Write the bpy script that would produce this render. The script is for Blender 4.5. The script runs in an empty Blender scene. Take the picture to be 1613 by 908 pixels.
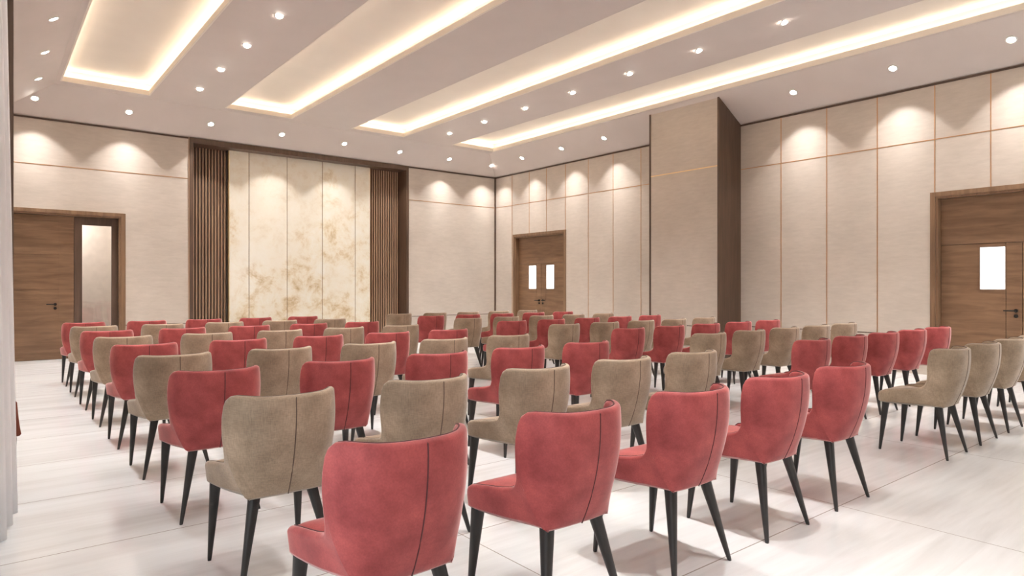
import bpy, bmesh, math, random
from mathutils import Vector
random.seed(7)
C = bpy.context.scene.collection
SC = bpy.context.scene

# ------------------------------------------------------------------ camera, world, exposure
F_PX, HEAD, EYE = 1033.07, math.radians(38.83), 1.32
cam_d = bpy.data.cameras.new('camera'); cam_d.sensor_width = 36; cam_d.lens = 36 * F_PX / 1613
cam_d.clip_start = 0.05
cam = bpy.data.objects.new('camera', cam_d); C.objects.link(cam)
cam.location = (0, 0, EYE); cam.rotation_euler = (math.pi / 2, 0, -HEAD)
SC.camera = cam
SC.view_settings.view_transform = 'Standard'; SC.view_settings.look = 'None'
SC.view_settings.gamma = 1; SC.view_settings.use_curve_mapping = False
SC.view_settings.exposure = 0.95
W = bpy.data.worlds.new('daylight'); SC.world = W; W.use_nodes = True
W.node_tree.nodes['Background'].inputs[0].default_value = (0.90, 0.95, 1.0, 1)
W.node_tree.nodes['Background'].inputs[1].default_value = 1.8
SPOT_W, STRIP_E, LENS_E, IES_K = 60.0, 10.5, 40.0, 0.0145

# room dimensions (metres): x runs along the marble wall, y towards it
XL, XR, YF, YB = 0.145, 11.15, 14.6, -3.0
ZW, ZC, INS = 4.41, 4.86, 0.8
BAYX = -1.2

# ------------------------------------------------------------------ materials
def mat(name):
    m = bpy.data.materials.new(name); m.use_nodes = True
    return m, m.node_tree, m.node_tree.nodes['Principled BSDF']
def node(nt, t, **kw):
    n = nt.nodes.new(t)
    for k, v in kw.items(): setattr(n, k, v)
    return n
def coords(nt, scale=(1, 1, 1), rot=(0, 0, 0)):
    tc = node(nt, 'ShaderNodeTexCoord'); mp = node(nt, 'ShaderNodeMapping')
    mp.inputs['Scale'].default_value = scale; mp.inputs['Rotation'].default_value = rot
    nt.links.new(tc.outputs['Object'], mp.inputs['Vector']); return mp.outputs['Vector']
def noise(nt, vec, scale, detail=4, rough=0.5, dist=0.0):
    n = node(nt, 'ShaderNodeTexNoise'); n.inputs['Scale'].default_value = scale
    n.inputs['Detail'].default_value = detail; n.inputs['Roughness'].default_value = rough
    n.inputs['Distortion'].default_value = dist
    nt.links.new(vec, n.inputs['Vector']); return n.outputs['Fac']
def ramp(nt, fac, stops):
    r = node(nt, 'ShaderNodeValToRGB'); e = r.color_ramp.elements
    while len(e) < len(stops): e.new(0.5)
    for i, (p, c) in enumerate(stops): e[i].position = p; e[i].color = (*c, 1)
    nt.links.new(fac, r.inputs['Fac']); return r.outputs['Color']
def mix(nt, fac, a, b, mode='MIX'):
    n = node(nt, 'ShaderNodeMix', data_type='RGBA', blend_type=mode)
    for sock, v in ((n.inputs[0], fac), (n.inputs[6], a), (n.inputs[7], b)):
        if isinstance(v, bpy.types.NodeSocket): nt.links.new(v, sock)
        elif isinstance(v, (int, float)): sock.default_value = v
        else: sock.default_value = (*v, 1)
    return n.outputs[2]
def bump(nt, bsdf, h, strength, dist=0.01):
    b = node(nt, 'ShaderNodeBump'); b.inputs['Strength'].default_value = strength
    b.inputs['Distance'].default_value = dist
    nt.links.new(h, b.inputs['Height']); nt.links.new(b.outputs['Normal'], bsdf.inputs['Normal'])
def plain(name, col, rough=0.5, metal=0.0, var=0.06, scale=8):
    m, nt, b = mat(name)
    f = noise(nt, coords(nt), scale)
    lo = tuple(c * (1 - var) for c in col); hi = tuple(min(1, c * (1 + var)) for c in col)
    nt.links.new(ramp(nt, f, [(0.3, lo), (0.7, hi)]), b.inputs['Base Color'])
    b.inputs['Roughness'].default_value = rough; b.inputs['Metallic'].default_value = metal
    return m
def emit(name, col, e):
    m, nt, b = mat(name)
    b.inputs['Base Color'].default_value = (*col, 1)
    b.inputs['Emission Color'].default_value = (*col, 1); b.inputs['Emission Strength'].default_value = e
    return m
def wallcloth(name, col, stretch):
    m, nt, b = mat(name)
    big = noise(nt, coords(nt), 1.3, 3, 0.5)
    fine = noise(nt, coords(nt, stretch), 14, 5, 0.65)
    c = ramp(nt, big, [(0.3, tuple(x * 0.93 for x in col)), (0.7, tuple(x * 1.05 for x in col))])
    f = ramp(nt, fine, [(0.25, (0.86, 0.85, 0.84)), (0.75, (1, 1, 1))])
    nt.links.new(mix(nt, 1.0, c, f, 'MULTIPLY'), b.inputs['Base Color'])
    b.inputs['Roughness'].default_value = 0.55
    bump(nt, b, fine, 0.12, 0.004); return m
def wood(name, dark, light, scale=(1, 1, 1), rough=0.4):
    m, nt, b = mat(name)
    v = coords(nt, scale)
    g = noise(nt, v, 3.0, 7, 0.62, 0.6); l = noise(nt, coords(nt), 1.2, 2)
    c = ramp(nt, g, [(0.28, dark), (0.72, light)])
    f = ramp(nt, l, [(0.3, (0.85, 0.85, 0.85)), (0.7, (1.05, 1.05, 1.05))])
    nt.links.new(mix(nt, 1.0, c, f, 'MULTIPLY'), b.inputs['Base Color'])
    b.inputs['Roughness'].default_value = rough
    bump(nt, b, g, 0.06, 0.003); return m
def velvet(name, dark, light, sheen_tint):
    m, nt, b = mat(name)
    f = noise(nt, coords(nt), 7, 5, 0.6); g = noise(nt, coords(nt), 160, 2)
    c = ramp(nt, f, [(0.3, dark), (0.72, light)])
    c2 = ramp(nt, g, [(0.3, (0.88, 0.88, 0.88)), (0.7, (1.06, 1.06, 1.06))])
    nt.links.new(mix(nt, 1.0, c, c2, 'MULTIPLY'), b.inputs['Base Color'])
    b.inputs['Roughness'].default_value = 0.62
    b.inputs['Sheen Weight'].default_value = 0.9; b.inputs['Sheen Roughness'].default_value = 0.3
    b.inputs['Sheen Tint'].default_value = (*sheen_tint, 1)
    b.inputs['Specular IOR Level'].default_value = 0.35
    bump(nt, b, g, 0.08, 0.002); return m
def woven(name, dark, light):
    m, nt, b = mat(name)
    f = noise(nt, coords(nt), 6, 4); w1 = noise(nt, coords(nt, (1, 1, 0.12)), 260, 2); w2 = noise(nt, coords(nt, (0.15, 0.15, 1)), 260, 2)
    c = ramp(nt, f, [(0.3, dark), (0.72, light)])
    ww = mix(nt, 0.5, ramp(nt, w1, [(0.35, (0.72, 0.72, 0.72)), (0.65, (1.12, 1.12, 1.12))]), ramp(nt, w2, [(0.35, (0.75, 0.75, 0.75)), (0.65, (1.1, 1.1, 1.1))]))
    nt.links.new(mix(nt, 1.0, c, ww, 'MULTIPLY'), b.inputs['Base Color'])
    b.inputs['Roughness'].default_value = 0.7
    b.inputs['Sheen Weight'].default_value = 0.35; b.inputs['Sheen Roughness'].default_value = 0.4
    bump(nt, b, w1, 0.15, 0.002); return m
def marble_wall():
    m, nt, b = mat('cream_marble')
    v = coords(nt, (1, 1, 1), (0, 0.75, 0))
    cloud = noise(nt, v, 2.6, 14, 0.74, 0.3)
    zone = noise(nt, coords(nt, (1, 1, 0.7)), 0.75, 2)
    w = node(nt, 'ShaderNodeTexNoise'); w.noise_type = 'RIDGED_MULTIFRACTAL'
    w.inputs['Scale'].default_value = 1.3; w.inputs['Detail'].default_value = 9; w.inputs['Distortion'].default_value = 0.5
    nt.links.new(coords(nt, (1.0, 1, 1.7), (0, 0.6, 0)), w.inputs['Vector'])
    base = ramp(nt, cloud, [(0.33, (0.50, 0.36, 0.20)), (0.42, (0.68, 0.56, 0.39)), (0.50, (0.77, 0.70, 0.57)), (0.62, (0.80, 0.76, 0.67))])
    vein = ramp(nt, w.outputs['Fac'], [(0.35, (1, 1, 1)), (0.6, (0.95, 0.88, 0.74)), (0.85, (0.66, 0.48, 0.28))])
    tc = node(nt, 'ShaderNodeTexCoord'); sp = node(nt, 'ShaderNodeSeparateXYZ'); nt.links.new(tc.outputs['Object'], sp.inputs[0])
    hz = node(nt, 'ShaderNodeMath', operation='MULTIPLY_ADD'); nt.links.new(sp.outputs['Z'], hz.inputs[0]); hz.inputs[1].default_value = -.055
    nt.links.new(zone, hz.inputs[2])            # the slabs are busier towards the floor
    zf = ramp(nt, hz.outputs[0], [(0.31, (0, 0, 0)), (0.42, (1, 1, 1))])
    pale = mix(nt, 0.66, base, (0.80, 0.745, 0.64))
    veined = mix(nt, 1.0, base, vein, 'MULTIPLY')
    nt.links.new(mix(nt, zf, pale, veined), b.inputs['Base Color'])
    b.inputs['Roughness'].default_value = 0.12
    return m
def marble_floor():
    m, nt, b = mat('polished_white_marble')
    streak = noise(nt, coords(nt, (0.35, 3.2, 1), (0, 0, 0.08)), 1.6, 6, 0.6, 0.5)
    fine = noise(nt, coords(nt, (0.4, 6, 1), (0, 0, 0.06)), 4.0, 4, 0.55)
    c = ramp(nt, streak, [(0.3, (0.71, 0.70, 0.695)), (0.5, (0.80, 0.80, 0.80)), (0.75, (0.86, 0.87, 0.875))])
    f = ramp(nt, fine, [(0.3, (0.93, 0.93, 0.93)), (0.7, (1, 1, 1))])
    c = mix(nt, 1.0, c, f, 'MULTIPLY')
    # joints between the slabs, 2.05 m by 1.05 m
    tc = node(nt, 'ShaderNodeTexCoord'); sp = node(nt, 'ShaderNodeSeparateXYZ'); nt.links.new(tc.outputs['Object'], sp.inputs[0])
    def joint(out, period, off, half):
        a = node(nt, 'ShaderNodeMath', operation='SUBTRACT'); nt.links.new(out, a.inputs[0]); a.inputs[1].default_value = off
        p = node(nt, 'ShaderNodeMath', operation='PINGPONG'); nt.links.new(a.outputs[0], p.inputs[0]); p.inputs[1].default_value = period / 2
        l = node(nt, 'ShaderNodeMath', operation='LESS_THAN'); nt.links.new(p.outputs[0], l.inputs[0]); l.inputs[1].default_value = half
        return l.outputs[0]
    jx = joint(sp.outputs['X'], 2.05, 1.99, 0.003); jy = joint(sp.outputs['Y'], 1.05, 1.85, 0.0035)
    mx = node(nt, 'ShaderNodeMath', operation='MAXIMUM'); nt.links.new(jx, mx.inputs[0]); nt.links.new(jy, mx.inputs[1])
    sc = node(nt, 'ShaderNodeMath', operation='MULTIPLY'); nt.links.new(mx.outputs[0], sc.inputs[0]); sc.inputs[1].default_value = 0.85
    nt.links.new(mix(nt, sc.outputs[0], c, (0.30, 0.25, 0.22)), b.inputs['Base Color'])
    b.inputs['Roughness'].default_value = 0.13; b.inputs['Specular IOR Level'].default_value = 0.5
    return m
def clear_glass():
    m = bpy.data.materials.new('clear_glass'); m.use_nodes = True; nt = m.node_tree; nt.nodes.clear()
    o = node(nt, 'ShaderNodeOutputMaterial'); t = node(nt, 'ShaderNodeBsdfTransparent'); g = node(nt, 'ShaderNodeBsdfGlossy')
    g.inputs['Roughness'].default_value = 0.02; mx = node(nt, 'ShaderNodeMixShader'); mx.inputs[0].default_value = 0.12
    nt.links.new(t.outputs[0], mx.inputs[1]); nt.links.new(g.outputs[0], mx.inputs[2]); nt.links.new(mx.outputs[0], o.inputs[0])
    return m

M = dict(
    wall=wallcloth('taupe_wall_cloth', (0.575, 0.50, 0.432), (0.35, 0.35, 1.6)),
    ceil=plain('ceiling_paint', (0.60, 0.525, 0.485), 0.7, var=0.02, scale=2),
    cove=plain('cove_paint', (0.76, 0.69, 0.61), 0.7, var=0.02, scale=2),
    floor=marble_floor(), marble=marble_wall(), glass=clear_glass(),
    door=wood('door_walnut', (0.145, 0.075, 0.038), (0.27, 0.155, 0.085), (0.5, 0.5, 5)),
    trim=wood('frame_walnut', (0.155, 0.085, 0.045), (0.27, 0.16, 0.09), (5, 5, 0.4)),
    dark=wood('dark_walnut', (0.065, 0.038, 0.024), (0.125, 0.072, 0.046), (5, 5, 0.4)),
    niche=wood('niche_walnut', (0.075, 0.042, 0.026), (0.14, 0.08, 0.05), (5, 5, 0.4)),
    slat=wood('slat_walnut', (0.32, 0.195, 0.12), (0.40, 0.25, 0.16), (5, 5, 0.3)),
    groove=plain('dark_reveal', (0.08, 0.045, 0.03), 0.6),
    gold=plain('brushed_copper', (0.55, 0.30, 0.15), 0.38, 0.85),
    bronze=plain('dark_bronze', (0.26, 0.15, 0.08), 0.4, 0.5),
    brass=plain('brushed_brass', (0.85, 0.62, 0.34), 0.3, 0.9),
    red=velvet('rose_red_velvet', (0.29, 0.048, 0.050), (0.53, 0.108, 0.104), (1.0, 0.70, 0.67)),
    red_pipe=plain('dark_red_piping', (0.10, 0.018, 0.022), 0.6),
    beige=woven('beige_weave', (0.31, 0.225, 0.150), (0.50, 0.375, 0.262)),
    beige_pipe=plain('brown_piping', (0.12, 0.075, 0.05), 0.6),
    leg=wood('black_stained_wood', (0.016, 0.014, 0.013), (0.035, 0.031, 0.029), (4, 4, 0.6), 0.45),
    black=plain('black_metal', (0.02, 0.018, 0.017), 0.35, 0.6),
    white=plain('white_enamel', (0.8, 0.78, 0.75), 0.4),
    lens=emit('lamp_lens', (1.0, 0.93, 0.84), LENS_E),
    strip=emit('warm_led_tape', (1.0, 0.88, 0.70), STRIP_E),
    pane=emit('glowing_door_pane', (0.88, 0.94, 1.0), 1.05),  # emission stands in for light coming through the door glass
    curtain=plain('off_white_curtain', (0.90, 0.90, 0.93), 0.8, var=0.04, scale=3),
    tassel=plain('brick_red_cloth', (0.20, 0.045, 0.022), 0.8),
    corridor=plain('corridor_plaster', (0.80, 0.74, 0.68), 0.7),
)

# ------------------------------------------------------------------ mesh helpers
def link(name, bm, m, parent=None, smooth=False, recalc=True):
    if recalc: bmesh.ops.recalc_face_normals(bm, faces=bm.faces)
    me = bpy.data.meshes.new(name); bm.to_mesh(me); bm.free()
    ms = m if isinstance(m, (list, tuple)) else [m]
    for x in ms: me.materials.append(x)
    if smooth:
        for p in me.polygons: p.use_smooth = True
    o = bpy.data.objects.new(name, me); C.objects.link(o)
    if parent: o.parent = parent
    return o
def struct(name, bm, m, **kw):
    o = link(name, bm, m, **kw); o['kind'] = 'structure'; return o
def empty(name, loc=(0, 0, 0), rz=0):
    o = bpy.data.objects.new(name, None); C.objects.link(o); o.empty_display_size = 0.1
    o.location = loc; o.rotation_euler = (0, 0, rz); return o
def tag(o, label, cat, group=None):
    o['label'] = label; o['category'] = cat
    if group: o['group'] = group
    return o
def box(bm, x0, x1, y0, y1, z0, z1, bevel=0.0, seg=2):
    g = bmesh.ops.create_cube(bm, size=1.0); vs = g['verts']
    for v in vs:
        v.co = Vector((x0 + (v.co.x + .5) * (x1 - x0), y0 + (v.co.y + .5) * (y1 - y0), z0 + (v.co.z + .5) * (z1 - z0)))
    if bevel:
        es = list({e for v in vs for e in v.link_edges})
        bmesh.ops.bevel(bm, geom=es, offset=bevel, segments=seg, affect='EDGES', profile=0.5)
    return bm
def NB(): return bmesh.new()
def quad(bm, *ps):
    return bm.faces.new([bm.verts.new(p) for p in ps])
def tube(bm, pts, r, n=6):
    pts = [Vector(p) for p in pts]; rings = []
    for i, p in enumerate(pts):
        t = (pts[min(i + 1, len(pts) - 1)] - pts[max(i - 1, 0)]).normalized()
        up = Vector((0, 0, 1)) if abs(t.z) < 0.95 else Vector((1, 0, 0))
        a = t.cross(up).normalized(); b = t.cross(a).normalized()
        rings.append([bm.verts.new(p + r * (math.cos(k * 2 * math.pi / n) * a + math.sin(k * 2 * math.pi / n) * b)) for k in range(n)])
    for u, v in zip(rings, rings[1:]):
        for k in range(n): bm.faces.new((u[k], u[(k + 1) % n], v[(k + 1) % n], v[k]))
    bm.faces.new(rings[0]); bm.faces.new(rings[-1][::-1])
def lathe(bm, prof, n=24, c=(0, 0, 0)):
    rings = [[bm.verts.new((c[0] + r * math.cos(k * 2 * math.pi / n), c[1] + r * math.sin(k * 2 * math.pi / n), c[2] + z)) for k in range(n)] for r, z in prof]
    for u, v in zip(rings, rings[1:]):
        for k in range(n): bm.faces.new((u[k], u[(k + 1) % n], v[(k + 1) % n], v[k]))
    return rings

# ------------------------------------------------------------------ floor
bm = NB(); box(bm, BAYX - 0.2, XR + 0.6, YB - 0.2, YF + 1.6, -0.12, 0); struct('floor', bm, M['floor'])

# ------------------------------------------------------------------ ceiling: flat field at ZC with four light coves, sloping down to the walls
COVES = [(1.03, 2.36), (3.70, 5.00), (6.36, 7.65), (9.02, 10.28)]
CY0, CY1 = -1.6, 13.55
LEDGE, LIP, REC = 0.15, 0.085, 0.235
bm = NB()
x0f, x1f, y0f, y1f = XL + INS, XR - INS, YB + INS, YF - INS
xs = [x0f] + [v for c in COVES for v in c] + [x1f]
def slab(xa, xb, ya, yb): box(bm, xa, xb, ya, yb, ZC, ZC + 0.045)
for i in range(0, len(xs), 2): slab(xs[i], xs[i + 1], CY0, CY1)
slab(x0f, x1f, CY1, y1f); slab(x0f, x1f, y0f, CY0)
# sloping margins
def slope(p, q, r, s):
    quad(bm, p, q, r, s); up = Vector((0, 0, 0.06))
    quad(bm, *[Vector(v) + up for v in (s, r, q, p)])
slope((XL, YF, ZW), (XR, YF, ZW), (x1f, y1f, ZC), (x0f, y1f, ZC))
slope((XR, YF, ZW), (XR, YB, ZW), (x1f, y0f, ZC), (x1f, y1f, ZC))
slope((XR, YB, ZW), (XL, YB, ZW), (x0f, y0f, ZC), (x1f, y0f, ZC))
slope((XL, YB, ZW), (XL, YF, ZW), (x0f, y1f, ZC), (x0f, y0f, ZC))
box(bm, BAYX - 0.1, XL, YB - 0.1, 5.3, ZW, ZW + 0.1)
struct('ceiling', bm, M['ceil'], recalc=True)
# cove interiors
for n, (xa, xb) in enumerate(COVES, 1):
    bm = NB(); L = LEDGE; t = 0.02; zt = ZC + REC
    # upstand of the lip (painted cream) around the opening
    box(bm, xa - t, xa + .005, CY0 - t, CY1 + t, ZC - .001, ZC + LIP); box(bm, xb - .005, xb + t, CY0 - t, CY1 + t, ZC - .001, ZC + LIP)
    box(bm, xa + .005, xb - .005, CY1 - .005, CY1 + t, ZC - .001, ZC + LIP); box(bm, xa + .005, xb - .005, CY0 - t, CY0 + .005, ZC - .001, ZC + LIP)
    # outer walls and top of the recess
    box(bm, xa - L - t, xa - L, CY0 - L - t, CY1 + L + t, ZC + 0.045, zt); box(bm, xb + L, xb + L + t, CY0 - L - t, CY1 + L + t, ZC + 0.045, zt)
    box(bm, xa - L, xb + L, CY1 + L, CY1 + L + t, ZC + 0.045, zt); box(bm, xa - L, xb + L, CY0 - L - t, CY0 - L, ZC + 0.045, zt)
    box(bm, xa - L - t, xb + L + t, CY0 - L - t, CY1 + L + t, zt, zt + t)
    cv = struct('trim_%d' % n, bm, M['cove'])
    def led(xa_, xb_, ya_, yb_):
        b2 = NB(); z = ZC + 0.072; quad(b2, (xa_, ya_, z), (xb_, ya_, z), (xb_, yb_, z), (xa_, yb_, z))
        link('led_strip', b2, M['strip'], cv, recalc=False)
    led(xa - 0.11, xa - 0.08, CY0, CY1); led(xb + 0.08, xb + 0.11, CY0, CY1)
    led(xa - 0.08, xb + 0.08, CY1 + 0.08, CY1 + 0.11); led(xa - 0.08, xb + 0.08, CY0 - 0.11, CY0 - 0.08)
tn = [len(COVES)]
def trim(bm, m, **kw):
    tn[0] += 1; return struct('trim_%d' % tn[0], bm, m, **kw)

# ------------------------------------------------------------------ walls
NX0, NX1, NZ = 3.33, 8.32, 4.30           # niche in the marble wall
D1 = (0.22, 2.055, 2.69)                   # left doorway: x0, x1, height
D2 = (11.80, 13.73, 2.69)                  # middle doorway in the right wall: y0, y1, height
D3 = (1.62, 3.69, 2.69)                    # right doorway
RD = 0.16
bm = NB(); T = 0.6
box(bm, XL - 0.3, D1[0], YF, YF + RD, 0, ZW + .5); box(bm, D1[0], D1[1], YF, YF + RD, D1[2], ZW + .5)
box(bm, D1[1], NX0, YF, YF + T, 0, ZW + .5); box(bm, NX0, NX1, YF, YF + T, NZ + 0.02, ZW + .5)
box(bm, NX1, XR + .3, YF, YF + T, 0, ZW + .5); box(bm, NX0, NX1, YF + .52, YF + T, 0, NZ + 0.02)
struct('wall_front', bm, M['wall'])
bm = NB()
for ya, yb in ((YB - .3, D3[0]), (D3[1], D2[0]), (D2[1], YF)): box(bm, XR, XR + RD, ya, yb, 0, ZW + .5)
for d in (D2, D3): box(bm, XR, XR + RD, d[0], d[1], d[2], ZW + .5)
struct('wall_right', bm, M['wall'])
bm = NB(); box(bm, XL - 0.15, XL, 5.3, YF, 0, ZW + .5); struct('wall_left', bm, M['wall'])
ADDED_WINDOWS = [(7.4, 8.9), (9.3, 10.8)]     # unseen windows added behind the viewer to light the chair backs
bm = NB(); box(bm, BAYX - .2, XR + .3, YB - .2, YB, 0, .3); box(bm, BAYX - .2, XR + .3, YB - .2, YB, 3.5, ZW + .5)
for xa, xb in ((BAYX - .2, 7.4), (8.9, 9.3), (10.8, XR + .3)): box(bm, xa, xb, YB - .2, YB, .3, 3.5)
struct('wall_back', bm, M['wall'])
for n, (xa, xb) in enumerate(ADDED_WINDOWS, 4):
    bm = NB()
    for p, q in ((xa, xa + .06), (xb - .06, xb), ((xa + xb) / 2 - .03, (xa + xb) / 2 + .03)): box(bm, p, q, YB - .12, YB - .06, .3, 3.5)
    box(bm, xa + .06, xb - .06, YB - .12, YB - .06, .3, .36); box(bm, xa + .06, xb - .06, YB - .12, YB - .06, 3.44, 3.5)
    w = struct('window_%d' % n, bm, M['white'])  # added window, lets fill daylight in from behind the camera
    bm = NB(); box(bm, xa + .06, xb - .06, YB - .095, YB - .085, .36, 3.44); link('pane', bm, M['glass'], w)
# window bay beside the camera
bm = NB()
box(bm, BAYX - .2, BAYX, YB, 5.3, 0, 0.35); box(bm, BAYX - .2, BAYX, YB, 5.3, 3.5, ZW + .1)
for ya, yb in ((YB, -2.4), (-0.4, 0.0), (2.0, 2.4), (4.4, 5.3)): box(bm, BAYX - .2, BAYX, ya, yb, 0.35, 3.5)
struct('wall_bay', bm, M['wall'])
for n, (ya, yb) in enumerate(((-2.4, -.4), (0, 2.0), (2.4, 4.4)), 1):
    bm = NB()
    for a, b in ((ya, ya + .06), (yb - .06, yb), ((ya + yb) / 2 - .03, (ya + yb) / 2 + .03)): box(bm, BAYX - .12, BAYX - .06, a, b, .35, 3.5)
    box(bm, BAYX - .12, BAYX - .06, ya + .06, yb - .06, .35, .41); box(bm, BAYX - .12, BAYX - .06, ya + .06, yb - .06, 3.44, 3.5)
    w = struct('window_%d' % n, bm, M['white'])
    bm = NB(); box(bm, BAYX - .095, BAYX - .085, ya + .06, yb - .06, .41, 3.44); link('pane', bm, M['glass'], w)
# dark pier that ends the left wall
bm = NB(); box(bm, BAYX, XL - 0.006, 4.98, 5.12, 0, ZW, .004); box(bm, BAYX, XL - 0.002, 5.12, 5.3, 0, ZW); trim(bm, M['dark'])

# ------------------------------------------------------------------ niche: walnut frame, slatted screens, marble panels
bm = NB()
box(bm, NX0 - .055, NX0 + .012, YF - .03, YF + .5, 0, ZW - .005, .004); box(bm, NX1 - .012, NX1 + .055, YF - .03, YF + .5, 0, ZW - .005, .004)
box(bm, NX0 + .012, NX1 - .012, YF - .03, YF + .5, NZ - .004, NZ + .016); box(bm, NX0 + .012, NX1 - .012, YF - .03, YF + .02, NZ + .016, ZW - .005, .004)
trim(bm, M['niche'])
bm = NB(); box(bm, NX0 - .075, NX0 - .056, YF - .02, YF, 0, ZW - .01); trim(bm, M['slat'])
def slat_screen(xa, xb, label):
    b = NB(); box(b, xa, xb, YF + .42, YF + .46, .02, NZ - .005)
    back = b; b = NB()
    n = max(1, int(round((xb - xa) / .062))); st = (xb - xa) / n
    for i in range(n): box(b, xa + i * st + .010, xa + i * st + .042, YF + .37, YF + .42, .02, NZ - .005, .003, 1)
    box(b, xa, xb, YF + .36, YF + .42, .0, .02)
    o = tag(link('slat_screen', b, M['slat']), label, 'wall screen')
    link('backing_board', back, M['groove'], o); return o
slat_screen(NX0 + .014, 4.10, 'vertical walnut slat screen filling the niche left of the marble panels')
slat_screen(7.47, NX1 - .014, 'vertical walnut slat screen filling the niche right of the marble panels')
px = [4.119, 4.534, 5.377, 6.213, 7.048, 7.444]
plabel = ['narrow cream marble panel beside the left slat screen', 'cream marble panel second from the left, pale and barely veined',
          'cream marble panel in the centre of the niche, veined low down', 'cream marble panel second from the right with a diagonal gold vein',
          'narrow cream marble panel beside the right slat screen']
for i in range(5):
    b = NB(); box(b, px[i] + .007, px[i + 1] - .007, YF + .25, YF + .35, 0.0, NZ - .004, .003)
    tag(link('marble_panel', b, M['marble']), plabel[i], 'marble panel', 'cream marble panels in the niche')
for x in px:
    b = NB(); box(b, x - .007, x + .007, YF + .262, YF + .35, 0, NZ - .004); trim(b, M['brass'] if x in (px[0], px[-1]) else M['bronze'])
b = NB(); box(b, px[0], px[-1], YF + .35, YF + .372, 0, NZ - .004); trim(b, M['dark'])

# ------------------------------------------------------------------ copper inlays on the walls
GZ, DZ, gw, gp = 3.56, 0.60, 0.006, 0.004
for xa, xb in ((XL, NX0 - .08), (NX1 + .055, XR)):
    b = NB(); box(b, xa, xb, YF - gp, YF + .01, GZ - gw, GZ + gw); trim(b, M['gold'])
for xa, xb in ((D1[1] + .08, NX0 - .08), (NX1 + .055, XR)):
    b = NB(); box(b, xa, xb, YF - gp / 2, YF + .01, DZ - .007, DZ + .007); trim(b, M['groove'])
CX, CYa, CYb = 10.45, 6.95, 8.56           # column standing against the right wall
for ya, yb in ((YB, CYa), (CYb, YF)):
    b = NB(); box(b, XR - gp, XR + .01, ya, yb, GZ - gw, GZ + gw); trim(b, M['gold'])
for ya, yb in ((YB, D3[0] - .07), (D3[1] + .07, CYa), (CYb, D2[0] - .07), (D2[1] + .12, YF)):
    b = NB(); box(b, XR - gp / 2, XR + .01, ya, yb, DZ - .007, DZ + .007); trim(b, M['groove'])
for y in (13.845, 13.13, 12.456, 11.758, 10.97, 10.18, 9.37, 9.12, 6.146, 5.326, 4.516, 3.70, 2.995, 2.2, 1.55, .75, -.05, -.85, -1.65):
    z0 = 0.0
    for d in (D2, D3):
        if d[0] - .06 < y < d[1] + .06: z0 = d[2] + .07
    b = NB(); box(b, XR - gp - .001, XR + .01, y - gw, y + gw, z0, ZW); trim(b, M['gold'])
b = NB(); box(b, XR - .035, XR, YF - .035, YF, 0, ZW); trim(b, M['dark'])
# thin strips coloured dark as the shade of the gap under the ceiling
b = NB(); box(b, XL, NX0 - .08, YF - .02, YF, ZW - .035, ZW - .008); trim(b, M['groove'])
b = NB(); box(b, NX1 + .055, XR - .035, YF - .02, YF, ZW - .035, ZW - .008); trim(b, M['groove'])
for ya, yb in ((YB, CYa), (CYb, YF - .035)):
    b = NB(); box(b, XR - .02, XR, ya, yb, ZW - .035, ZW - .008); trim(b, M['groove'])

# ------------------------------------------------------------------ column
zt = ZW + .03
def ctop(x): return ZW + (ZC - ZW) * (XR - x) / INS + .02
b = NB()
def prism(b, xa, xb, ya, yb):
    v = [b.verts.new(p) for p in ((xa, ya, 0), (xb, ya, 0), (xb, yb, 0), (xa, yb, 0), (xa, ya, ctop(xa)), (xb, ya, ctop(xb)), (xb, yb, ctop(xb)), (xa, yb, ctop(xa)))]
    for f in ((0, 3, 2, 1), (4, 5, 6, 7), (0, 1, 5, 4), (1, 2, 6, 5), (2, 3, 7, 6), (3, 0, 4, 7)): b.faces.new([v[k] for k in f])
prism(b, CX, XR, CYa + .035, CYb - .035); struct('wall_column', b, M['wall'])
b = NB(); prism(b, CX - .012, XR, CYa, CYa + .035); trim(b, M['dark'])
b = NB(); prism(b, CX - .012, XR, CYb - .035, CYb); trim(b, M['dark'])
b = NB(); box(b, CX - .006, CX, CYa + .035, CYb - .035, GZ - .009, GZ + .009); trim(b, M['brass'])
b = NB(); box(b, CX - .003, CX, CYa + .035, CYb - .035, DZ - .007, DZ + .007); trim(b, M['groove'])

# ------------------------------------------------------------------ doors
def lever(parent, p, along, out, name='handle'):
    # rose plate, lever and key escutcheon; 'out' is the outward normal, 'along' the lever's direction
    p, al, o = Vector(p), Vector(along), Vector(out); b = NB()
    def cyl(c, r, a, bb):
        tube(b, [c + o * a, c + o * bb], r, 14)
    cyl(p, .026, 0, .012); cyl(p - Vector((0, 0, .075)), .026, 0, .012)
    tube(b, [p + o * .01, p + o * .05], .010, 8)
    tube(b, [p + o * .05 - al * .008, p + o * .055 + al * .06, p + o * .05 + al * .135], .0095, 8)
    return link(name, b, M['black'], parent, smooth=False)
def frame_bm(w):
    return NB()
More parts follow.
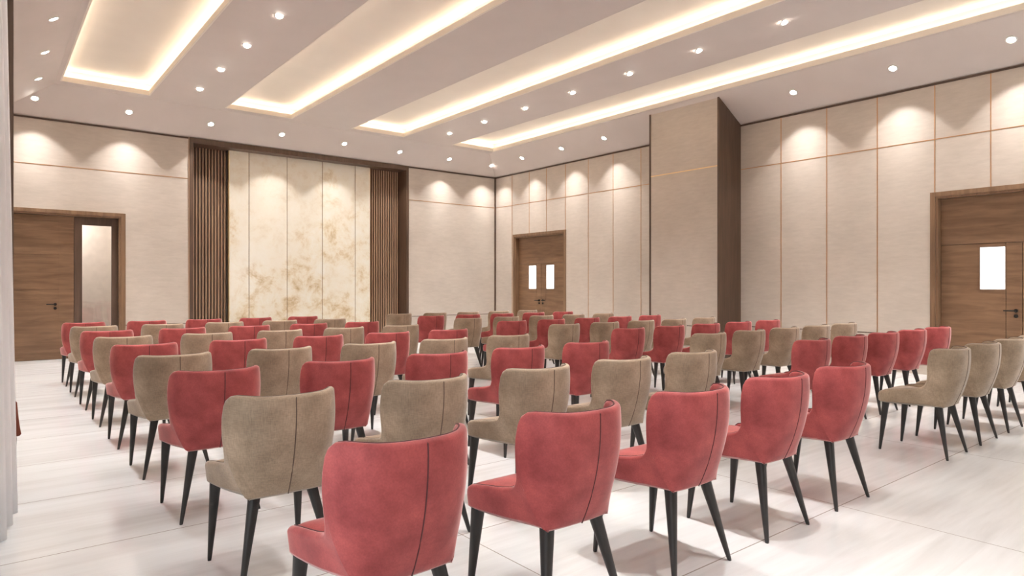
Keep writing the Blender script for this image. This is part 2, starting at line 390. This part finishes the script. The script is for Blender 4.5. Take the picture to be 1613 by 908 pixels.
# door 1: left doorway in the marble wall, leaf with tall sidelight
d1 = empty('door_1', (0, 0, 0)); d1['kind'] = 'structure'
x0, x1, H = D1; yb = YF + RD
b = NB(); box(b, x1, x1 + .08, YF - .02, YF + .015, 0, H + .07, .004); box(b, XL, x1, YF - .02, YF + .015, H, H + .07, .004)
link('casing', b, M['trim'], d1)
b = NB(); box(b, x1 - .03, x1, YF + .0, yb, 0, H); box(b, x0, x1 - .03, YF, yb, H - .03, H); box(b, x0, x0 + .03, YF, yb, 0, H - .03)
link('jamb', b, M['trim'], d1)
b = NB(); box(b, XL, 1.40, yb, yb + .02, 0, H + .1); box(b, 1.40, 2.2, yb, yb + .02, 2.55, H + .1); link('light_stop', b, M['dark'], d1)  # unseen boards added to stop light leaking round the leaf
b = NB(); yl = yb - .045
box(b, x0 + .03, 1.31, yl, yb, 0.006, H - .035, .003)
for z0, z1 in ((.15, 1.275), (1.285, 1.92), (1.93, 2.55)): box(b, x0 + .10, 1.085, yl - .006, yl, z0, z1, .003, 1)
lf = link('leaf', b, M['door'], d1)
lever(lf, (1.02, yl - .006, 1.02), (-1, 0, 0), (0, -1, 0))
b = NB(); y2 = yb - .02
box(b, 1.315, 1.44, yl, yb, 0, H - .03, .003); box(b, 1.915, x1 - .03, yl, yb, 0, H - .03, .003)
box(b, 1.44, 1.915, yl, yb, 2.51, H - .03); box(b, 1.44, 1.915, yl, yb, 0, .12)
link('sidelight_frame', b, M['dark'], d1)
b = NB(); box(b, 1.44, 1.915, yl + .01, yl + .02, .12, 2.51); link('sidelight_pane', b, M['glass'], d1)
# lit corridor behind the sidelight
b = NB(); g = .01
box(b, 0.6, 3.0, yb + 1.15, yb + 1.2, 0, 3.0); box(b, 0.55, 0.6, yb + .02, yb + 1.2, 0, 3.0); box(b, 2.35, 2.4, yb + .62, yb + 1.15, 0, 3.0); box(b, 0.55, 3.0, yb + .02, yb + 1.2, 3.0, 3.05)
struct('wall_corridor', b, M['corridor'])
ld = bpy.data.lights.new('corridor_lamp', 'POINT'); ld.energy = 20; ld.color = (1, .95, .9); ld.shadow_soft_size = .12
lo = bpy.data.objects.new('corridor_lamp', ld); C.objects.link(lo); lo.location = (1.05, yb + .75, 2.6)

def double_door(name, y0, y1, H, meet):
    d = empty(name); d['kind'] = 'structure'; xb = XR + RD
    b = NB(); box(b, XR - .02, XR + .015, y0 - .07, y0, 0, H + .07, .004); box(b, XR - .02, XR + .015, y1, y1 + .07, 0, H + .07, .004)
    box(b, XR - .02, XR + .015, y0, y1, H, H + .07, .004); link('casing', b, M['trim'], d)
    b = NB(); box(b, XR, xb, y0, y0 + .03, 0, H); box(b, XR, xb, y1 - .03, y1, 0, H); box(b, XR, xb, y0 + .03, y1 - .03, H - .03, H)
    link('jamb', b, M['trim'], d)
    xl = xb - .045
    b = NB(); box(b, xb, xb + .02, y0, y1, 0, H + .05); link('light_stop', b, M['dark'], d)  # unseen board added behind the leaves to block light leaks
    b = NB(); box(b, xl, xb, y0 + .03, y1 - .03, 1.966, H - .03, .003); link('transom_panel', b, M['door'], d)
    for s, ye in ((1, y1 - .035), (-1, y0 + .035)):
        def Y(u): return meet + s * u          # u: distance from the meeting edge
        def yb2(bm_, xa, xb_, ua, ub, za, zb, bev=0.0):
            a, c = sorted((Y(ua), Y(ub))); box(bm_, xa, xb_, a, c, za, zb, bev, 1)
        we = abs(ye - meet); b = NB()
        yb2(b, xl, xb, .002, .185, .006, 1.96, .003)                   # lock stile
        yb2(b, xl + .003, xb, .505, we, .006, 1.96); yb2(b, xl + .003, xb, .19, .505, .006, 1.30); yb2(b, xl + .003, xb, .19, .505, 1.91, 1.96)
        lf = link('leaf', b, M['door'], d)
        b = NB(); yb2(b, xl - .004, xl + .02, .185, .197, 1.29, 1.92); yb2(b, xl - .004, xl + .02, .498, .51, 1.29, 1.92)
        yb2(b, xl - .004, xl + .02, .197, .498, 1.29, 1.302); yb2(b, xl - .004, xl + .02, .197, .498, 1.908, 1.92); link('glazing_bead', b, M['trim'], lf)
        b = NB(); yb2(b, xl + .012, xl + .02, .197, .498, 1.302, 1.908); link('vision_pane', b, M['pane'], lf)
        lever(lf, (xl, Y(.07), 1.0), (0, s, 0), (-1, 0, 0))
    return d
double_door('door_2', D2[0], D2[1], D2[2], 12.79)
double_door('door_3', D3[0], D3[1], D3[2], 2.66)

# ------------------------------------------------------------------ chairs
def catmull(tab, s):
    k = [t[0] for t in tab]
    i = max(0, min(len(k) - 2, next((j for j in range(len(k) - 1) if s <= k[j + 1]), len(k) - 2)))
    t = (s - k[i]) / (k[i + 1] - k[i]); out = []
    for c in range(1, len(tab[0])):
        p1, p2 = tab[i][c], tab[i + 1][c]; h = k[i + 1] - k[i]
        def m(j):
            if j == 0: return (tab[1][c] - tab[0][c]) / (k[1] - k[0])
            if j == len(k) - 1: return (tab[-1][c] - tab[-2][c]) / (k[-1] - k[-2])
            a = (tab[j][c] - tab[j - 1][c]) / (k[j] - k[j - 1]); b2 = (tab[j + 1][c] - tab[j][c]) / (k[j + 1] - k[j])
            return 0 if a * b2 <= 0 else 2 * a * b2 / (a + b2)
        m1, m2 = m(i) * h, m(i + 1) * h
        out.append((2*t**3 - 3*t**2 + 1) * p1 + (t**3 - 2*t**2 + t) * m1 + (-2*t**3 + 3*t**2) * p2 + (t**3 - t**2) * m2)
    return out
ZB = 0.39
PT = [(0, 0, -.312), (.1, .080, -.304), (.2, .150, -.276), (.3, .208, -.222), (.35, .232, -.178), (.4, .248, -.125), (1, .262, .25)]
PM = [(0, 0, -.290), (.1, .078, -.284), (.2, .146, -.262), (.3, .203, -.212), (.35, .231, -.172), (.4, .247, -.127), (.7, .262, .06), (.94, .267, .215), (1, .255, .25)]
PB = [(0, 0, -.212), (.1, .050, -.212), (.2, .098, -.209), (.3, .141, -.205), (.36, .163, -.200), (.4, .176, -.190)]
PB2 = [(.4, .174, -.188), (.5, .190, -.105), (.7, .228, .03), (.94, .250, .205), (1, .240, .24)]
ZT = [(0, .850), (.2, .851), (.3, .853), (.34, .853), (.365, .849), (.384, .836), (.394, .812), (.400, .77), (.408, .69), (.420, .63), (.440, .592), (.468, .566), (.52, .543), (.65, .522), (.8, .508), (.92, .495), (.97, .482), (1, .455)]
def shell_pt(s, z):
    sg = -1 if s < 0 else 1; s = abs(s)
    a, m_, c = catmull(PB if s <= .4 else PB2, s), catmull(PM, s), catmull(PT, s)
    z0, z1, z2 = ZB, .60, .85
    l0 = (z - z1) * (z - z2) / ((z0 - z1) * (z0 - z2)); l1 = (z - z0) * (z - z2) / ((z1 - z0) * (z1 - z2)); l2 = (z - z0) * (z - z1) / ((z2 - z0) * (z2 - z1))
    tuck = .012 * max(0.0, min(1.0, (.56 - z) / .06)) if s > .402 else 0.0
    return Vector((sg * (l0 * a[0] + l1 * m_[0] + l2 * c[0] - tuck), l0 * a[1] + l1 * m_[1] + l2 * c[1], z))
def shell_n(s, z):
    e = .012; d = shell_pt(min(1, s + e), z) - shell_pt(max(-1, s - e), z)
    if abs(s) < e: d = Vector((1, 0, 0))
    return Vector((d.y, -d.x, 0)).normalized()
half = [i * .4 / 13 for i in range(13)] + [.386, .394, .400, .404, .408, .414, .422, .434, .45, .475] + [.51 + i * .07 for i in range(7)] + [.965, .985, 1.0]
cols = sorted(set([-s for s in half] + half))
TH = .036
def thick(s): return TH if abs(s) < .45 else TH * .85
def build_shell():
    b = NB(); grid = []; NV = 13
    for s in cols:
        zt_ = catmull(ZT, abs(s))[0]; ring = []
        r = thick(s) / 2
        ztop = zt_ - r
        for j in range(NV):
            z = ZB + (ztop - ZB) * j / (NV - 1); p = shell_pt(s, z)
            if j == 0: p = p - shell_n(s, z) * .012; 
            ring.append(p)
        ring.insert(1, shell_pt(s, ZB + .012) - shell_n(s, ZB + .012) * .001)
        po = shell_pt(s, ztop); n = shell_n(s, ztop)
        for a in (25, 50, 75, 90, 110, 135, 160):
            th = math.radians(a); ring.append(po - n * (r - r * math.cos(th)) + Vector((0, 0, r * math.sin(th))))
        for j in range(7):
            z = ztop + (ZB + .03 - ztop) * j / 6; ring.append(shell_pt(s, z) - shell_n(s, z) * 2 * r)
        grid.append([b.verts.new(p) for p in ring])
    n = len(grid[0])
    for u, v in zip(grid, grid[1:]):
        for k in range(n): b.faces.new((u[k], u[(k + 1) % n], v[(k + 1) % n], v[k]))
    b.faces.new(grid[0]); b.faces.new(grid[-1][::-1])
    for s, g in zip(cols, grid):            # the tailored fold between back and arm
        if abs(abs(s) - .4) < 1e-6:
            for p, q in zip(g[:10], g[1:10]):
                e = b.edges.get((p, q))
                if e and max(p.co.z, q.co.z) < .60: e.smooth = False
    return b
def build_piping():
    b = NB(); pts = []
    for s in cols:
        zt_ = catmull(ZT, abs(s))[0]; r = thick(s) / 2; po = shell_pt(s, zt_ - r); n = shell_n(s, zt_ - r)
        pts.append(po - n * (r * 1.5) + Vector((0, 0, r * .90)))
    tube(b, pts, .0032, 6); return b
def build_seam():
    b = NB(); pts = [Vector((.0, -.300, .846))]
    for j in range(14):
        z = .838 - (.838 - ZB - .004) * j / 13; pts.append(shell_pt(0, z) + Vector((0, .0005, 0)))
    tube(b, pts, .0028, 6); return b
def build_seat():
    b = NB(); N = 15; top = []; 
    # loft of rounded-trapezoid rings, bottom to crowned top
    def ring(z, inset, zoff=0):
        R = []
        yb_, yf = -.185 + inset, .268 - inset
        corners = [(-.150 + inset, yb_), (.150 - inset, yb_), (.226 - inset, yf), (-.226 + inset, yf)]
        rad = .05 if inset < .06 else .04
        for ci in range(4):
            p = Vector((*corners[ci], 0)); a = Vector((*corners[ci - 1], 0)); c = Vector((*corners[(ci + 1) % 4], 0))
            u = (a - p).normalized(); v = (c - p).normalized()
            for k in range(6):
                t = k / 5; q = (1 - t) ** 2 * (p + u * rad) + 2 * t * (1 - t) * p + t * t * (p + v * rad)
                R.append(b.verts.new((q.x, q.y, z)))
        return R
    prof = [(.384, .03), (.387, .012), (.40, .0), (.43, -.002), (.455, .0), (.472, .008), (.481, .022), (.488, .045), (.492, .075)]
    rings = [ring(z, i) for z, i in prof]
    for u, v in zip(rings, rings[1:]):
        for k in range(len(u)): b.faces.new((u[k], u[(k + 1) % len(u)], v[(k + 1) % len(v)], v[k]))
    b.faces.new(rings[0][::-1]); b.faces.new(rings[-1]); return b
def build_leg(top, foot):
    b = NB(); n = 12; rings = []
    top, foot = Vector(top), Vector(foot)
    for t, w in ((0, .0265), (.05, .0265), (.5, .0185), (.97, .0100), (1, .0085)):
        c = top.lerp(foot, t); R = []
        for k in range(n):
            a = k * 2 * math.pi / n + math.pi / n
            ca, sa = math.cos(a), math.sin(a); q = (abs(ca) ** 4 + abs(sa) ** 4) ** -.25
            R.append(b.verts.new((c.x + w * q * ca * .94, c.y + w * q * sa * .94, c.z)))
        rings.append(R)
    for u, v in zip(rings, rings[1:]):
        for k in range(n): b.faces.new((u[k], u[(k + 1) % n], v[(k + 1) % n], v[k]))
    b.faces.new(rings[0]); b.faces.new(rings[-1][::-1]); return b
def make_chair(name, fab, pipe):
    t = empty(name)
    bk = link('backrest', build_shell(), fab, t, smooth=True)
    link('piping', build_piping(), pipe, bk, smooth=True); link('back_seam', build_seam(), pipe, bk, smooth=True)
    link('seat', build_seat(), fab, t, smooth=True)
    for sx in (-1, 1):
        link('leg', build_leg((sx * .128, -.150, .405), (sx * .213, -.238, 0)), M['leg'], t, smooth=True)
        link('leg', build_leg((sx * .200, .205, .40), (sx * .218, .245, 0)), M['leg'], t, smooth=True)
    return t
def copy_tree(o, parent=None):
    c = o.copy(); C.objects.link(c)
    if parent: c.parent = parent
    for ch in o.children: copy_tree(ch, c)
    return c
PROTO = {'r': make_chair('dining_chair', M['red'], M['red_pipe']), 'b': make_chair('dining_chair', M['beige'], M['beige_pipe'])}
used = set()
rows = ['the nearest row', 'the second row', 'the third row', 'the fourth row', 'the fifth row', 'the sixth row', 'the seventh row', 'the second farthest row', 'the farthest row']
seatL = ['at the left end of', 'second from the left in', 'in the middle of', 'second from the aisle in', 'at the aisle end of']
seatR = ['at the aisle end of', 'second from the aisle in', 'in the middle of', 'second from the right in', 'at the right end of']
DX, DY, XA, XB, Y0 = 0.7665, 1.095, 1.068, 5.94, 2.053
for j in range(9):
    for blk in (0, 1):
        red = (j % 2 == 0) if blk == 0 else (j % 2 == 1)
        key = 'r' if red else 'b'
        for k in range(5):
            c = PROTO[key] if key not in used else copy_tree(PROTO[key]); used.add(key)
            c.location = ((XA, XB)[blk] + DX * k, Y0 + DY * j, 0)
            what = 'rose red velvet chair' if red else 'beige woven chair'
            side = 'left block' if blk == 0 else 'right block'
            tag(c, '%s %s %s, %s' % (what, (seatL, seatR)[blk][k], rows[j], side), 'chair', 'conference chairs in rows, ' + side)

# ------------------------------------------------------------------ recessed downlights
def slope_z(x, y): return ZW + (ZC - ZW) * min(1.0, min(XR - x, x - XL, YF - y) / INS)
b = NB(); lathe(b, [(.047, .004), (.048, -.004), (.052, -.010), (.064, -.009), (.070, -.003), (.070, .004)])
DL = empty('ceiling_downlight'); ringo = link('trim_ring', b, M['white'], DL, smooth=True)
b = NB(); rg = lathe(b, [(.048, -.005), (.03, -.009), (.008, -.010)]); b.faces.new(rg[-1]); lens = link('lens', b, M['lens'], DL)
sd = bpy.data.lights.new('downlight_beam', 'SPOT'); sd.energy = SPOT_W; sd.color = (1, .985, .97)
sd.spot_size = math.radians(86); sd.spot_blend = .16; sd.shadow_soft_size = .04
# measured-style beam: strongest straight down, falling off towards the reflector's cut-off
ang = [0, 5, 10, 15, 20, 25, 30, 35, 40, 45, 50, 90]; cd = [3100, 2900, 2450, 1950, 1480, 1100, 790, 545, 370, 260, 180, 0]
tx = bpy.data.texts.new('beam_profile')
tx.write('IESNA:LM-63-2002\n[TEST]\nTILT=NONE\n1 1000 1 %d 1 1 2 0.1 0.1 0\n1 1 10\n%s\n0\n%s\n' % (len(ang), ' '.join(map(str, ang)), ' '.join(map(str, cd))))
sd.use_nodes = True; lt = sd.node_tree; em = next(n for n in lt.nodes if n.type == 'EMISSION')
ies = lt.nodes.new('ShaderNodeTexIES'); ies.mode = 'INTERNAL'; ies.ies = tx; ies.inputs['Strength'].default_value = IES_K
lt.links.new(ies.outputs[0], em.inputs['Strength'])
so = bpy.data.objects.new('beam', sd); C.objects.link(so); so.parent = DL; so.location = (0, 0, -.045)
first = [True]
def place_dl(x, y, label, group, tilt=True):
    d = DL if first[0] else copy_tree(DL); first[0] = False
    z = slope_z(x, y); d.location = (x, y, z - .002)
    # the fitting follows the sloping margin, the beam still points straight down
    m_ = min(XR - x, x - XL, YF - y); ang = math.atan((ZC - ZW) / INS)
    if m_ < INS:
        if m_ == XR - x: r = (0, ang, 0)
        elif m_ == x - XL: r = (0, -ang, 0)
        else: r = (-ang, 0, 0)
        for ch in d.children:
            if ch.type == 'MESH': ch.rotation_euler = r
    tag(d, label, 'ceiling light', group)
fx = [.69, 2.13, 3.58, 5.02, 6.46, 7.90, 9.34, 10.70]
fl = ['at the left end above the wooden door', 'above the wall right of the wooden door', 'above the left slat screen', 'above the middle left of the marble',
      'above the middle right of the marble', 'above the right slat screen', 'above the wall right of the niche', 'in the far corner of the room']
for x, l in zip(fx, fl): place_dl(x, 14.18, 'recessed downlight ' + l + ', marble wall row', 'downlights along the marble wall')
ry = [(12.91, 'first out from the far corner, above the double door'), (11.44, 'second out from the far corner'), (10.06, 'last before the column'),
      (5.69, 'first after the column, towards the viewer'), (4.12, 'second after the column, towards the viewer'), (2.65, 'above the right double door')]
for y, l in ry: place_dl(10.72, y, 'recessed downlight along the right wall, ' + l, 'downlights along the right wall')
for y in (1.15, -.35): place_dl(10.72, y, 'recessed downlight along the right wall, nearer than the right double door', 'downlights beyond the frame, right wall')
for y, l in ((13.07, 'farthest'), (11.54, 'second farthest'), (10.04, 'third farthest')): place_dl(.68, y, 'recessed downlight left of the first light cove, %s of its line' % l, 'downlights along the left wall')
for y in (8.55, 7.05, 5.6): place_dl(.68, y, 'recessed downlight left of the first light cove, above the upper picture edge', 'downlights beyond the frame, left wall')
nm = ['farthest', 'second farthest', 'third farthest', 'fourth farthest', 'fifth farthest', 'sixth farthest', 'seventh farthest']
for x, y0, nv, where in ((2.98, 12.53, 4, 'between the first and second light coves'), (8.28, 12.55, 7, 'between the third and fourth light coves')):
    for i in range(11):
        if i < nv: place_dl(x, y0 - i * 1.34, 'recessed downlight %s, %s of its line' % (where, nm[i]), 'downlights ' + where)
        else: place_dl(x, y0 - i * 1.34, 'recessed downlight %s, nearer than the picture edge' % where, 'downlights beyond the frame, ' + where)

# ------------------------------------------------------------------ curtain gathered beside the pier, and an unidentified reddish object modelled as a tassel
b = NB(); NP, NZc = 90, 14; gridc = []
for i in range(NP):
    u = i / (NP - 1); y = 4.78 - u * 1.9
    row = []
    for j in range(NZc):
        v = j / (NZc - 1); z = .012 + v * (ZW - .10)
        cxn = .116 - .25 * u - .063 * v
        amp = .034 * (1 - .25 * v)
        row.append(b.verts.new((cxn + amp * math.cos(u * 2 * math.pi * 8.0 + .4 * math.sin(u * 9)), y + .02 * math.sin(u * 50), z)))
    gridc.append(row)
for u, v in zip(gridc, gridc[1:]):
    for k in range(NZc - 1): b.faces.new((u[k], u[k + 1], v[k + 1], v[k]))
bmesh.ops.recalc_face_normals(b, faces=b.faces)
bmesh.ops.solidify(b, geom=list(b.faces), thickness=.004)
tag(link('curtain', b, M['curtain'], smooth=True), 'off-white floor-length curtain gathered at the left edge of the picture', 'curtain')
tr = empty('tassel_like_object', (.143, 4.88, .38))
tag(tr, 'unidentified brick red object, modelled as a cloth tassel, behind the curtain edge', 'tassel')
b = NB(); lathe(b, [(.002, .27), (.010, .26), (.014, .20), (.022, .12), (.030, .07), (.024, .062), (.003, .06)], 14); link('skirt', b, M['tassel'], tr, smooth=True)
b = NB(); tube(b, [(0, 0, .26), (-.005, .03, .55), (-.012, .095, .80)], .003, 6); link('cord', b, M['tassel'], tr)
b = NB(); lathe(b, [(.002, .064), (.009, .05), (.007, .0), (.001, -.005)], 10); link('end_bead', b, M['black'], tr, smooth=True)
